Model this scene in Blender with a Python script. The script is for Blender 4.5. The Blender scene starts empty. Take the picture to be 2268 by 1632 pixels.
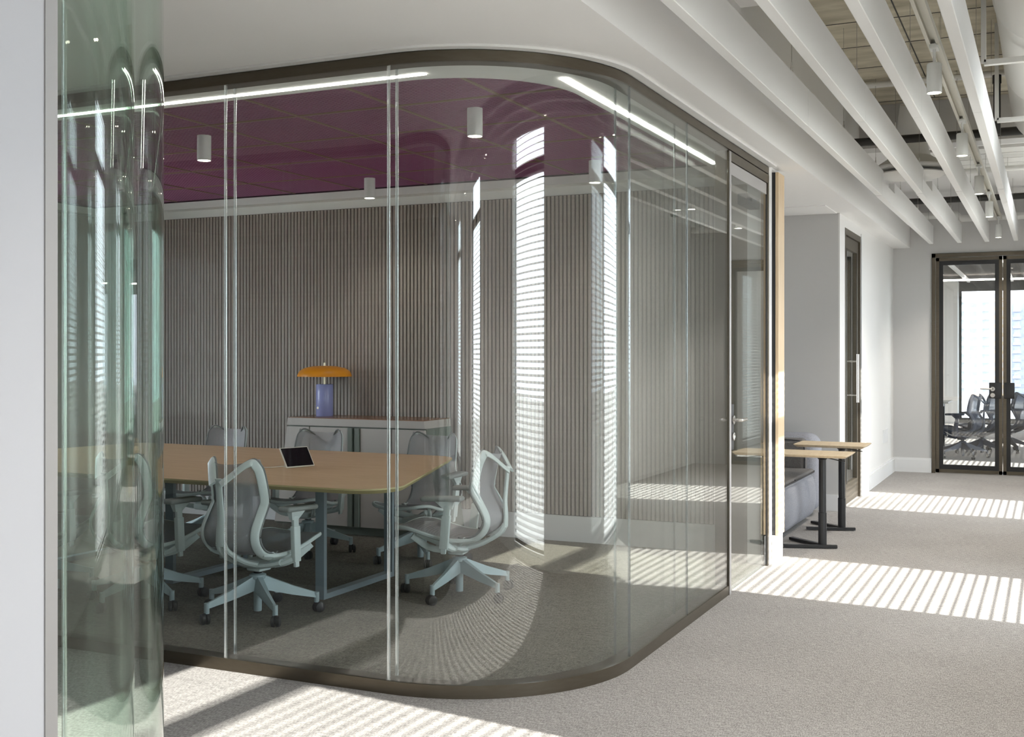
import bpy, bmesh, math, random
from mathutils import Vector, Matrix
random.seed(7)
PI = math.pi
S = bpy.context.scene
COL = S.collection

# ------------------------------------------------------------------ camera
F_PX, CAM_H, HORIZON, VP_X = 2567.0, 1.45, 782.0, 2325.0
TH = math.atan((VP_X - 1134.0) / F_PX)
cam_d = bpy.data.cameras.new('camera')
cam = bpy.data.objects.new('camera', cam_d)
COL.objects.link(cam)
cam.location = (0, 0, CAM_H)
cam.rotation_euler = (PI / 2, 0, TH)
cam_d.sensor_width = 36.0
cam_d.lens = 36.0 * F_PX / 2268.0
cam_d.shift_y = -(816.0 - HORIZON) / 2268.0
cam_d.clip_start, cam_d.clip_end = 0.05, 3000
S.camera = cam

# ------------------------------------------------------------------ sky, sun, exposure
SKY_STRENGTH, SUN_STRENGTH, EXPOSURE = 7.6, 16.0, 0.47
W = bpy.data.worlds.new('sky')
S.world = W
W.use_nodes = True
W.node_tree.nodes['Background'].inputs[0].default_value = (0.87, 0.925, 1.0, 1)
W.node_tree.nodes['Background'].inputs[1].default_value = SKY_STRENGTH
sun_d = bpy.data.lights.new('sun', 'SUN')
sun_d.energy = SUN_STRENGTH
sun_d.angle = math.radians(0.5)
sun_d.color = (1.0, 0.95, 0.875)
sun = bpy.data.objects.new('sun', sun_d)
COL.objects.link(sun)
SUN_SLOPE = 0.70
sun.rotation_euler = Vector((-1, 0.128, -SUN_SLOPE)).to_track_quat('-Z', 'Y').to_euler()
sun.location = (20, 0, 20)
S.view_settings.view_transform = 'Standard'
S.view_settings.look = 'None'
S.view_settings.gamma = 1
S.view_settings.exposure = EXPOSURE
S.view_settings.use_curve_mapping = False
cy = S.cycles
cy.use_denoising = True
cy.adaptive_threshold = 0.02
cy.max_bounces, cy.diffuse_bounces, cy.glossy_bounces = 7, 4, 4
cy.transmission_bounces, cy.transparent_max_bounces = 4, 48
cy.sample_clamp_indirect = 3.0
cy.caustics_reflective = cy.caustics_refractive = False


# ------------------------------------------------------------------ materials
def mat(name, col, rough=0.6, metal=0.0, spec=0.5, emit=None, estr=0.0):
    m = bpy.data.materials.new(name)
    m.use_nodes = True
    b = m.node_tree.nodes['Principled BSDF']
    b.inputs['Base Color'].default_value = (*col, 1)
    b.inputs['Roughness'].default_value = rough
    b.inputs['Metallic'].default_value = metal
    b.inputs['Specular IOR Level'].default_value = spec
    if emit:
        b.inputs['Emission Color'].default_value = (*emit, 1)
        b.inputs['Emission Strength'].default_value = estr
    return m


def noisy(m, c1, c2, scale, stretch=(1, 1, 1), detail=4, bump=0.0, dist=0.002, lo=0.35, hi=0.65):
    """noise colour between c1 and c2 in object space, optional bump"""
    nt = m.node_tree
    N, L = nt.nodes, nt.links
    b = N['Principled BSDF']
    tc = N.new('ShaderNodeTexCoord')
    mp = N.new('ShaderNodeMapping')
    mp.inputs['Scale'].default_value = stretch
    nz = N.new('ShaderNodeTexNoise')
    nz.inputs['Scale'].default_value = scale
    nz.inputs['Detail'].default_value = detail
    cr = N.new('ShaderNodeValToRGB')
    cr.color_ramp.elements[0].position, cr.color_ramp.elements[1].position = lo, hi
    cr.color_ramp.elements[0].color, cr.color_ramp.elements[1].color = (*c1, 1), (*c2, 1)
    L.new(tc.outputs['Object'], mp.inputs[0])
    L.new(mp.outputs[0], nz.inputs['Vector'])
    L.new(nz.outputs['Fac'], cr.inputs[0])
    L.new(cr.outputs[0], b.inputs['Base Color'])
    if bump:
        bp = N.new('ShaderNodeBump')
        bp.inputs['Strength'].default_value = bump
        bp.inputs['Distance'].default_value = dist
        L.new(nz.outputs['Fac'], bp.inputs['Height'])
        L.new(bp.outputs[0], b.inputs['Normal'])
    return m


def glass_mat(name, tint, f0=0.045, wob=0.0, refl=(1, 1, 1)):
    """thin architectural glass: clear pass-through with Fresnel reflection, greener where the path through the pane is longer"""
    m = bpy.data.materials.new(name)
    m.use_nodes = True
    nt = m.node_tree
    N, L = nt.nodes, nt.links
    N.remove(N['Principled BSDF'])
    g = N.new('ShaderNodeNewGeometry')
    dt = N.new('ShaderNodeVectorMath'); dt.operation = 'DOT_PRODUCT'
    L.new(g.outputs['Incoming'], dt.inputs[0]); L.new(g.outputs['Normal'], dt.inputs[1])

    def mth(op, a, b=None):
        n = N.new('ShaderNodeMath'); n.operation = op
        for i, v in enumerate((a, b)):
            if v is None:
                continue
            if isinstance(v, (int, float)):
                n.inputs[i].default_value = v
            else:
                L.new(v, n.inputs[i])
        return n.outputs[0]
    c = mth('ABSOLUTE', dt.outputs['Value'])
    fr = mth('ADD', mth('MULTIPLY', mth('POWER', mth('SUBTRACT', 1.0, c), 5.0), 1 - f0), f0)
    gm = N.new('ShaderNodeGamma')
    gm.inputs[0].default_value = (*tint, 1)
    L.new(mth('DIVIDE', 1.0, mth('MAXIMUM', c, 0.2)), gm.inputs[1])
    tr = N.new('ShaderNodeBsdfTransparent')
    L.new(gm.outputs[0], tr.inputs[0])
    gl = N.new('ShaderNodeBsdfGlossy')
    gl.inputs['Color'].default_value = (*refl, 1)
    gl.inputs['Roughness'].default_value = 0.0
    if wob:
        tc = N.new('ShaderNodeTexCoord')
        nz = N.new('ShaderNodeTexNoise'); nz.inputs['Scale'].default_value = 2.2; nz.inputs['Detail'].default_value = 1
        mp = N.new('ShaderNodeMapping'); mp.inputs['Scale'].default_value = (3, 3, 0.5)
        bp = N.new('ShaderNodeBump'); bp.inputs['Strength'].default_value = wob; bp.inputs['Distance'].default_value = 0.01
        L.new(tc.outputs['Object'], mp.inputs[0]); L.new(mp.outputs[0], nz.inputs['Vector'])
        L.new(nz.outputs['Fac'], bp.inputs['Height']); L.new(bp.outputs[0], gl.inputs['Normal'])
    mx = N.new('ShaderNodeMixShader')
    L.new(fr, mx.inputs[0]); L.new(tr.outputs[0], mx.inputs[1]); L.new(gl.outputs[0], mx.inputs[2])
    L.new(mx.outputs[0], N['Material Output'].inputs[0])
    return m


def sheer_mat(name, col, opacity, rough=0.8, weave=0.0):
    """woven mesh or clear strip that lets part of the light through its holes"""
    m = mat(name, col, rough)
    nt = m.node_tree
    N, L = nt.nodes, nt.links
    tr = N.new('ShaderNodeBsdfTransparent')
    mx = N.new('ShaderNodeMixShader')
    mx.inputs[0].default_value = opacity
    if weave:
        tc = N.new('ShaderNodeTexCoord')
        w = []
        for rot in (0.7, -0.7):
            mp = N.new('ShaderNodeMapping'); mp.inputs['Rotation'].default_value = (0, rot, 0)
            wv = N.new('ShaderNodeTexWave'); wv.bands_direction = 'X'; wv.inputs['Scale'].default_value = weave
            L.new(tc.outputs['Object'], mp.inputs[0]); L.new(mp.outputs[0], wv.inputs[0])
            w.append(wv.outputs['Fac'])
        mm = N.new('ShaderNodeMath'); mm.operation = 'MULTIPLY'
        L.new(w[0], mm.inputs[0]); L.new(w[1], mm.inputs[1])
        rg = N.new('ShaderNodeMapRange')
        rg.inputs['To Min'].default_value = min(1, opacity + 0.16); rg.inputs['To Max'].default_value = opacity - 0.3
        L.new(mm.outputs[0], rg.inputs[0]); L.new(rg.outputs[0], mx.inputs[0])
    L.new(tr.outputs[0], mx.inputs[1]); L.new(N['Principled BSDF'].outputs[0], mx.inputs[2])
    L.new(mx.outputs[0], N['Material Output'].inputs[0])
    return m


M = {}
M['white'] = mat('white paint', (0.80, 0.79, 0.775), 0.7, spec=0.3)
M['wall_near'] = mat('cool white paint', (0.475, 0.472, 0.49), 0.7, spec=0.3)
M['ceil'] = mat('ceiling paint', (0.90, 0.89, 0.88), 0.8, spec=0.2)
M['grey_wall'] = mat('grey wall paint', (0.60, 0.59, 0.58), 0.75, spec=0.3)
M['beige'] = mat('beige wall paint', (0.42, 0.39, 0.34), 0.75, spec=0.3)
M['base'] = mat('skirting paint', (0.80, 0.80, 0.80), 0.5)
M['felt'] = noisy(mat('felt slat', (0.2, 0.17, 0.15), 0.95, spec=0.1), (0.42, 0.372, 0.335), (0.475, 0.425, 0.385), 90, (1, 1, 0.6), 3)
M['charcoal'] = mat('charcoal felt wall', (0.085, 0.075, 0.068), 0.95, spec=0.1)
M['felt_back'] = mat('dark felt backing', (0.018, 0.016, 0.015), 0.95, spec=0.1)
M['purple'] = mat('purple metal', (0.32, 0.105, 0.225), 0.42, spec=0.5)
M['purple_back'] = mat('dark plenum', (0.028, 0.012, 0.02), 0.8)
M['tbar'] = mat('bronze ceiling runner', (0.30, 0.20, 0.13), 0.5, 0.2)
M['bronze'] = noisy(mat('bronze anodised frame', (0.11, 0.09, 0.065), 0.38, 0.75), (0.120, 0.100, 0.074), (0.130, 0.110, 0.083), 14, (1, 1, 6), 2)
M['bronze_lt'] = mat('satin metal jamb', (0.46, 0.44, 0.43), 0.5, 0.4)
M['jamb_near'] = mat('grey metal trim', (0.30, 0.285, 0.275), 0.5, 0.3)
M['black'] = mat('black metal', (0.012, 0.012, 0.013), 0.4)
M['rubber'] = mat('black rubber', (0.012, 0.012, 0.013), 0.5)
M['steel'] = mat('brushed steel', (0.62, 0.60, 0.57), 0.25, 1.0)
M['glass'] = glass_mat('partition glass', (0.984, 0.992, 0.990), 0.066)
M['glass_front'] = glass_mat('front partition glass', (0.984, 0.992, 0.990), 0.046)
M['glass_in'] = glass_mat('anti reflection inner glass', (0.984, 0.992, 0.990), 0.012)
M['glass_curve'] = glass_mat('curved partition glass', (0.984, 0.992, 0.990), 0.07)
M['glass_near'] = glass_mat('thick curved glass', (0.973, 0.990, 0.981), 0.05, 0.02)
M['glass_near_in'] = glass_mat('thick curved inner glass', (0.973, 0.990, 0.981), 0.018)
M['glass_win'] = glass_mat('window glass', (0.97, 0.985, 0.985), 0.04)
M['glass_dim'] = glass_mat('view dimming window glass', (0.60, 0.615, 0.63), 0.04)  # dark pane colour added to dim the overbright view outside
def strip_mat(name, col, k):
    m = bpy.data.materials.new(name)
    m.use_nodes = True
    N, L = m.node_tree.nodes, m.node_tree.links
    N.remove(N['Principled BSDF'])
    t, g, x = N.new('ShaderNodeBsdfTransparent'), N.new('ShaderNodeBsdfGlossy'), N.new('ShaderNodeMixShader')
    g.inputs['Color'].default_value = (*col, 1); g.inputs['Roughness'].default_value = 0.18
    x.inputs[0].default_value = k
    L.new(t.outputs[0], x.inputs[1]); L.new(g.outputs[0], x.inputs[2]); L.new(x.outputs[0], N['Material Output'].inputs[0])
    return m


M['joint'] = strip_mat('clear joint strip', (0.95, 0.97, 0.97), 0.45)
M['joint_dk'] = strip_mat('smoky joint strip', (0.5, 0.54, 0.55), 0.55)
M['mint'] = mat('pale mint plastic', (0.66, 0.73, 0.71), 0.45)
M['mint_metal'] = mat('pale blue grey base metal', (0.37, 0.45, 0.465), 0.4, 0.1)
M['mesh'] = sheer_mat('grey woven mesh', (0.41, 0.40, 0.415), 0.66, 0.8, 55)
M['mesh_edge'] = mat('stitched mesh border', (0.22, 0.23, 0.23), 0.8)
M['navy'] = mat('navy plastic', (0.02, 0.03, 0.055), 0.5)
M['navy_mesh'] = sheer_mat('navy woven mesh', (0.02, 0.032, 0.06), 0.86, 0.8, 55)
M['steel_blue'] = mat('blue grey painted steel', (0.27, 0.325, 0.355), 0.45, 0.2)
M['wood_top'] = noisy(mat('oak veneer', (0.5, 0.32, 0.17), 0.42), (0.52, 0.34, 0.185), (0.66, 0.47, 0.29), 5, (0.8, 9, 9), 6, lo=0.25, hi=0.75)
M['wood_edge'] = mat('birch ply edge', (0.50, 0.43, 0.22), 0.55)
M['wood_lt'] = noisy(mat('pale maple veneer', (0.62, 0.47, 0.30), 0.5), (0.60, 0.44, 0.27), (0.72, 0.56, 0.37), 6, (10, 10, 0.8), 5, lo=0.25, hi=0.75)
M['wood_ash'] = noisy(mat('pale ash veneer', (0.62, 0.5, 0.34), 0.5), (0.58, 0.45, 0.29), (0.70, 0.57, 0.40), 6, (8, 1, 8), 5, lo=0.25, hi=0.75)
M['walnut'] = noisy(mat('warm wood cabinet top', (0.3, 0.16, 0.09), 0.25), (0.22, 0.115, 0.065), (0.34, 0.185, 0.11), 6, (1, 10, 1), 5)
M['greige'] = mat('greige cabinet paint', (0.55, 0.505, 0.465), 0.5)
M['sage'] = mat('sage grey cabinet side', (0.20, 0.225, 0.195), 0.5)
M['lamp_y'] = mat('saffron lamp shade', (0.78, 0.30, 0.012), 0.4)
M['lamp_b'] = mat('lavender lamp base', (0.36, 0.38, 0.68), 0.25)
M['brass'] = mat('pale brass', (0.72, 0.64, 0.48), 0.3, 0.9)
M['tablet_w'] = mat('cream tablet shell', (0.72, 0.68, 0.6), 0.5)
M['screen'] = mat('black glass screen', (0.006, 0.006, 0.007), 0.08)
M['cream_pl'] = mat('white lamp housing', (0.84, 0.85, 0.83), 0.55)
M['lens'] = mat('lit lamp lens', (0.9, 0.9, 0.85), 0.4, emit=(1, 0.93, 0.82), estr=9)
M['led'] = mat('led strip', (1, 1, 1), 0.4, emit=(1, 0.95, 0.86), estr=13)
M['concrete'] = noisy(mat('board marked concrete', (0.4, 0.36, 0.28), 0.9, spec=0.2), (0.40, 0.36, 0.275), (0.66, 0.61, 0.49), 3.2, (1, 2.6, 1), 8, 0.25, 0.01, 0.3, 0.72)
M['duct'] = mat('white painted duct', (0.78, 0.77, 0.74), 0.55)
M['track'] = mat('cream track rail', (0.70, 0.68, 0.60), 0.5)
M['wire'] = mat('steel wire', (0.35, 0.33, 0.30), 0.4, 0.8)
M['baffle'] = mat('white acoustic baffle', (0.86, 0.855, 0.845), 0.85, spec=0.2)
M['pipe'] = mat('black iron pipe', (0.03, 0.029, 0.026), 0.6)
M['copper'] = mat('copper', (0.55, 0.27, 0.15), 0.4, 0.8)
M['blind'] = mat('white blind slat', (0.78, 0.78, 0.77), 0.6)
M['sofa'] = noisy(mat('grey blue upholstery', (0.3, 0.31, 0.35), 0.95, spec=0.15), (0.24, 0.243, 0.268), (0.34, 0.343, 0.375), 160, (1, 1, 1), 2)
M['sofa_in'] = noisy(mat('warm grey upholstery', (0.2, 0.19, 0.18), 0.95, spec=0.15), (0.135, 0.128, 0.124), (0.19, 0.182, 0.178), 160, (1, 1, 1), 2)
M['piping'] = mat('dark seam piping', (0.05, 0.05, 0.055), 0.9)
M['plate'] = mat('white socket plate', (0.78, 0.78, 0.79), 0.4)
M['facade'] = mat('pale facade', (0.82, 0.79, 0.74), 0.9)
M['facade_or'] = mat('orange facade panel', (0.85, 0.60, 0.40), 0.9)
M['facade_gr'] = mat('blue grey facade', (0.36, 0.41, 0.52), 0.9)
M['far_win'] = mat('far window', (0.40, 0.45, 0.50), 0.3)
M['roof'] = mat('pale shed roof', (0.58, 0.59, 0.58), 0.8)
M['ground'] = mat('city ground', (0.42, 0.41, 0.38), 0.9)
M['desk'] = mat('pale desk top', (0.60, 0.59, 0.55), 0.5)
M['stitch'] = mat('cream stitching', (0.6, 0.6, 0.56), 0.8)

# carpet: short directional flecks
m = M['carpet'] = mat('grey flecked carpet', (0.42, 0.4, 0.38), 0.97, spec=0.08)
nt = m.node_tree; N, L = nt.nodes, nt.links
tc = N.new('ShaderNodeTexCoord')
fl = []
for sc_, st, lo, hi in ((230, (1, 0.25, 1), 0.35, 0.68), (110, (0.25, 1, 1), 0.3, 0.7), (2.2, (1, 1, 1), 0.2, 0.8)):
    mp = N.new('ShaderNodeMapping'); mp.inputs['Scale'].default_value = st
    nz = N.new('ShaderNodeTexNoise'); nz.inputs['Scale'].default_value = sc_; nz.inputs['Detail'].default_value = 3
    mr = N.new('ShaderNodeMapRange'); mr.inputs[1].default_value, mr.inputs[2].default_value = lo, hi
    L.new(tc.outputs['Object'], mp.inputs[0]); L.new(mp.outputs[0], nz.inputs['Vector']); L.new(nz.outputs['Fac'], mr.inputs[0])
    fl.append(mr.outputs[0])
def mix2(a, b, f):
    n = N.new('ShaderNodeMix'); n.data_type = 'FLOAT'; n.inputs[0].default_value = f
    L.new(a, n.inputs[2]); L.new(b, n.inputs[3]); return n.outputs[0]
ff = mix2(mix2(fl[0], fl[1], 0.38), fl[2], 0.12)
cr = N.new('ShaderNodeValToRGB')
cr.color_ramp.elements[0].position, cr.color_ramp.elements[1].position = 0.12, 0.88
cr.color_ramp.elements[0].color, cr.color_ramp.elements[1].color = (0.20, 0.190, 0.182, 1), (0.50, 0.478, 0.460, 1)
L.new(ff, cr.inputs[0]); L.new(cr.outputs[0], N['Principled BSDF'].inputs['Base Color'])
M['carpet_dk'] = None
bp = N.new('ShaderNodeBump'); bp.inputs['Strength'].default_value = 0.25; bp.inputs['Distance'].default_value = 0.002
L.new(fl[0], bp.inputs['Height']); L.new(bp.outputs[0], N['Principled BSDF'].inputs['Normal'])

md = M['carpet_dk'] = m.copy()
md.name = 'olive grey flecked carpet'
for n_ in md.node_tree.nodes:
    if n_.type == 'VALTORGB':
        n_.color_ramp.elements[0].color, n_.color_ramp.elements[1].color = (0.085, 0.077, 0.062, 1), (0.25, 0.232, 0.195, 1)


# ------------------------------------------------------------------ mesh helpers
class MB:
    def __init__(self):
        self.v, self.f = [], []

    def add(self, vs, fs):
        o = len(self.v)
        self.v += [tuple(p) for p in vs]
        self.f += [tuple(i + o for i in f) for f in fs]
        return self

    def box(self, x0, x1, y0, y1, z0, z1):
        return self.hexa([(x0, y0, z0), (x1, y0, z0), (x1, y1, z0), (x0, y1, z0), (x0, y0, z1), (x1, y0, z1), (x1, y1, z1), (x0, y1, z1)])

    def hexa(self, p):
        return self.add(p, [(3, 2, 1, 0), (4, 5, 6, 7), (0, 1, 5, 4), (1, 2, 6, 5), (2, 3, 7, 6), (3, 0, 4, 7)])

    def prism(self, poly, z0, z1):
        n = len(poly)
        return self.add([(x, y, z0) for x, y in poly] + [(x, y, z1) for x, y in poly],
                        [tuple(range(n))[::-1], tuple(range(n, 2 * n))] + [(i, (i + 1) % n, (i + 1) % n + n, i + n) for i in range(n)])

    def lathe(self, prof, c=(0, 0, 0), seg=24, axis='Z'):
        n = len(prof)
        vs, fs = [], []
        for k in range(seg):
            a = 2 * PI * k / seg
            for r, z in prof:
                p = (r * math.cos(a), r * math.sin(a), z)
                if axis == 'Y':
                    p = (p[0], p[2], -p[1])
                elif axis == 'X':
                    p = (p[2], p[0], p[1])
                vs.append((p[0] + c[0], p[1] + c[1], p[2] + c[2]))
        for k in range(seg):
            k2 = (k + 1) % seg
            for i in range(n - 1):
                fs.append((k * n + i, k2 * n + i, k2 * n + i + 1, k * n + i + 1))
        fs.append(tuple(k * n for k in range(seg))[::-1])
        fs.append(tuple(k * n + n - 1 for k in range(seg)))
        return self.add(vs, fs)

    def cyl(self, c, r, z0, z1, seg=20, r2=None):
        return self.lathe([(r, z0), (r if r2 is None else r2, z1)], c, seg)

    def sweep(self, pts, w, t=None, up=(0, 0, 1), seg=8, closed=False, smooth=0):
        """sweep an ellipse of half sizes w (sideways) x t (along up-ish) along a path; w/t may be lists"""
        P = [Vector(p) for p in pts]
        if smooth:
            P = catmull(P, smooth, closed)
        n = len(P)
        ws = spread(w, n)
        ts = ws if t is None else spread(t, n)
        U0 = Vector(up)
        vs, fs = [], []
        for i in range(n):
            a = P[i - 1] if (i > 0 or closed) else P[i]
            b = P[(i + 1) % n] if (i < n - 1 or closed) else P[i]
            d = (b - a).normalized()
            s = d.cross(U0)
            if s.length < 1e-4:
                s = d.cross(Vector((0, 1, 0.01)))
            s.normalize()
            u = s.cross(d).normalized()
            for k in range(seg):
                an = 2 * PI * (k + 0.5) / seg
                vs.append(P[i] + s * (ws[i] * math.cos(an)) + u * (ts[i] * math.sin(an)))
        m_ = n if closed else n - 1
        for i in range(m_):
            j = (i + 1) % n
            for k in range(seg):
                k2 = (k + 1) % seg
                fs.append((i * seg + k, i * seg + k2, j * seg + k2, j * seg + k))
        if not closed:
            fs.append(tuple(range(seg))[::-1])
            fs.append(tuple((n - 1) * seg + k for k in range(seg)))
        return self.add(vs, fs)

    def grid(self, fn, nu, nv):
        vs = [fn(i / nu, j / nv) for j in range(nv + 1) for i in range(nu + 1)]
        fs = [(j * (nu + 1) + i, j * (nu + 1) + i + 1, (j + 1) * (nu + 1) + i + 1, (j + 1) * (nu + 1) + i) for j in range(nv) for i in range(nu)]
        return self.add(vs, fs)

    def rbox(self, x0, x1, y0, y1, z0, z1, r, seg=3, tf=None):
        bm = bmesh.new()
        bmesh.ops.create_cube(bm, size=1)
        for v in bm.verts:
            v.co = Vector((x0 + (v.co.x + .5) * (x1 - x0), y0 + (v.co.y + .5) * (y1 - y0), z0 + (v.co.z + .5) * (z1 - z0)))
        bmesh.ops.bevel(bm, geom=bm.edges[:] + bm.verts[:], offset=r, segments=seg, profile=0.5, affect='EDGES', clamp_overlap=True)
        bm.verts.index_update()
        vs = [v.co.copy() for v in bm.verts]
        fs = [tuple(v.index for v in f.verts) for f in bm.faces]
        bm.free()
        if tf:
            vs = [tf(v) for v in vs]
        return self.add(vs, fs)

    def mesh(self, name, material, smooth=True, angle=40):
        me = bpy.data.meshes.new(name)
        me.from_pydata(self.v, [], self.f)
        me.materials.append(M[material] if isinstance(material, str) else material)
        bm = bmesh.new(); bm.from_mesh(me)
        bmesh.ops.recalc_face_normals(bm, faces=bm.faces)
        bm.to_mesh(me); bm.free()
        if smooth:
            for p in me.polygons:
                p.use_smooth = True
            me.set_sharp_from_angle(angle=math.radians(angle))
        return me

    def build(self, name, material, parent=None, smooth=True, angle=40, loc=None):
        return link(name, self.mesh(name, material, smooth, angle), parent, loc)


def spread(v, n):
    if isinstance(v, (int, float)):
        return [v] * n
    out = []
    for i in range(n):
        t = i / max(1, n - 1) * (len(v) - 1)
        k = min(int(t), len(v) - 2)
        out.append(v[k] + (v[k + 1] - v[k]) * (t - k))
    return out


def catmull(P, k, closed=False):
    out = []
    n = len(P)
    rng = n if closed else n - 1
    for i in range(rng):
        p1, p2 = P[i], P[(i + 1) % n]
        p0 = P[i - 1] if (i > 0 or closed) else p1 * 2 - p2
        p3 = P[(i + 2) % n] if (i < n - 2 or closed) else p2 * 2 - p1
        for j in range(k):
            t = j / k
            out.append(0.5 * ((2 * p1) + (p2 - p0) * t + (2 * p0 - 5 * p1 + 4 * p2 - p3) * t * t + (3 * p1 - p0 - 3 * p2 + p3) * t ** 3))
    if not closed:
        out.append(P[-1])
    return out


def link(name, data, parent=None, loc=None):
    o = bpy.data.objects.new(name, data)
    COL.objects.link(o)
    if parent:
        o.parent = parent
    if loc:
        o.location = loc
    return o


def thing(name, label, cat, loc=(0, 0, 0), rotz=0.0, group=None, kind=None):
    o = bpy.data.objects.new(name, None)
    COL.objects.link(o)
    o.empty_display_size = 0.1
    o.location = loc
    o.rotation_euler = (0, 0, rotz)
    return tag(o, label, cat, group, kind)


def tag(o, label=None, cat=None, group=None, kind=None):
    if label: o['label'] = label
    if cat: o['category'] = cat
    if group: o['group'] = group
    if kind: o['kind'] = kind
    return o


def struct(o, label=None, cat=None):
    return tag(o, label, cat, None, 'structure')


def copy_tree(o, parent=None):
    c = o.copy()
    COL.objects.link(c)
    c.parent = parent
    for ch in o.children:
        copy_tree(ch, c)
    return c


def box(name, material, x0, x1, y0, y1, z0, z1, parent=None):
    return MB().box(x0, x1, y0, y1, z0, z1).build(name, material, parent, False)


# ------------------------------------------------------------------ key dimensions
GX, GY, R = -1.745, 4.25, 0.81        # glass line along the corridor, glass line along the alley, corner radius
CZ = 2.735                            # plaster ceiling
SLAB = 3.66                           # concrete slab
BY = 8.29                             # back wall of the meeting room
ENDY = 14.9
WX0, WX1 = 0.75, 0.95                 # window wall
LX = -8.2                             # far left wall


def part_path(off, n=28, y_end=6.85):
    """meeting room glass line, shifted inwards by off"""
    r = R - off
    cx, cyy = GX - R, GY + R
    pts = [(LX, GY + off)]
    for k in range(n + 1):
        a = -PI / 2 + PI / 2 * k / n
        pts.append((cx + r * math.cos(a), cyy + r * math.sin(a)))
    pts.append((GX - off, y_end))
    return pts


def near_path(off, n=28):
    r = R - off
    cx, cyy = GX - R, 1.665
    pts = []
    for k in range(n + 1):
        a = PI / 2 * k / n
        pts.append((cx + r * math.cos(a), cyy + r * math.sin(a)))
    pts.append((LX, cyy + r))
    return pts


def strip(mb, A, B, z0, z1):
    """solid between two equally long plan polylines"""
    n = len(A)
    vs = [(x, y, z) for z in (z0, z1) for P in (A, B) for x, y in P]
    fs = []
    for i in range(n - 1):
        a0, b0, a1, b1 = i, n + i, 2 * n + i, 3 * n + i
        fs += [(a0, a0 + 1, a1 + 1, a1), (b0 + 1, b0, b1, b1 + 1), (a1, a1 + 1, b1 + 1, b1), (a0 + 1, a0, b0, b0 + 1)]
    fs += [(0, 2 * n, 3 * n, n), (n - 1, 2 * n - 1, 4 * n - 1, 3 * n - 1)]
    return mb.add(vs, fs)


# ------------------------------------------------------------------ floor, ceilings, walls
o = MB().add([(LX - .2, -7, 0), (WX1, -7, 0), (WX1, 26.3, 0), (LX - .2, 26.3, 0)], [(0, 1, 2, 3)]).build('floor', 'carpet', None, False)
struct(o, 'grey flecked carpet covering corridor, alley and meeting room', 'floor')
MB().box(LX - .2, WX1, -7, 26.3, -0.3, -0.002).build('slab', 'concrete', o, False)


def holed(outer, inner, z0, z1):
    bm = bmesh.new()
    ed = []
    for loop in (outer, inner):
        vv = [bm.verts.new((x, y, z0)) for x, y in loop]
        ed += [bm.edges.new((vv[i], vv[(i + 1) % len(vv)])) for i in range(len(vv))]
    bmesh.ops.triangle_fill(bm, use_beauty=True, use_dissolve=False, edges=ed)
    g = bmesh.ops.extrude_face_region(bm, geom=bm.faces[:])
    for v in g['geom']:
        if isinstance(v, bmesh.types.BMVert):
            v.co.z = z1
    bm.verts.index_update()
    mb = MB().add([v.co.copy() for v in bm.verts], [tuple(v.index for v in f.verts) for f in bm.faces])
    bm.free()
    return mb


RX, RY, RR = GX - 0.385, GY + 0.505, 0.62      # opening edge along the corridor, along the alley, its corner radius
inner = [(LX + 0.14, RY)]
for k in range(29):
    a = -PI / 2 + PI / 2 * k / 28
    inner.append((RX - RR + RR * math.cos(a), RY + RR + RR * math.sin(a)))
inner += [(RX, BY - 0.14), (LX + 0.14, BY - 0.14)]
BULK = -1.55
outer = [(LX - .2, -7), (BULK, -7), (BULK, ENDY), (LX - .2, ENDY)]
ceil = struct(holed(outer, inner, CZ, CZ + 0.06).build('ceiling', 'ceil', None, False), 'white plaster ceiling over the glass rooms with a rounded opening', 'ceiling')
box('bulkhead', 'ceil', BULK - 0.06, BULK, -7, ENDY, CZ + 0.06, SLAB, ceil)
MB().box(LX, -1.8, 4.3, BY + .1, 2.96, 3.0).build('plenum', 'purple_back', ceil, False)
strip(MB(), part_path(-0.05, y_end=7.95), part_path(-0.005, y_end=7.95), CZ - 0.012, CZ - 0.0005).build('shadow_trim', 'white', ceil)
rc = [p for p in part_path(0.05, y_end=BY - .03)]
rc.append((LX, BY - .03))
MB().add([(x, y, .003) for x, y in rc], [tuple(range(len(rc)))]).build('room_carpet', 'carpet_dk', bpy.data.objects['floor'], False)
# recess upstand around the purple ceiling
up = MB()
n_ = len(inner)
A_ = inner + [inner[0]]
up.add([(x, y, z) for z in (CZ + .06, 2.96) for x, y in A_], [(i, i + 1, n_ + 2 + i, n_ + 1 + i) for i in range(n_)])
up.build('recess_side', 'purple_back', ceil, False)
# hatch above the sofa alcove
box('access_hatch', 'ceil', -2.35, -1.765, 10.26, 10.86, CZ - 0.008, CZ - 0.0005, ceil)

# the twin room behind the near curved glass: dark lining, dark carpet, purple ceiling
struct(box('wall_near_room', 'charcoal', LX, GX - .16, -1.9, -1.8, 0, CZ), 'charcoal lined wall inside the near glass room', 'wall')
box('ceiling_lining', 'purple', LX, -2.3, -1.8, 1.95, CZ - .004, CZ - .0005, ceil)
rc = [(x, y) for x, y in near_path(.09)] + [(LX, -1.8), (GX - .16, -1.8), (GX - .16, 1.6)]
MB().add([(x, y, .003) for x, y in rc], [tuple(range(len(rc)))]).build('room_carpet', 'carpet_dk', bpy.data.objects['floor'], False)

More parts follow.
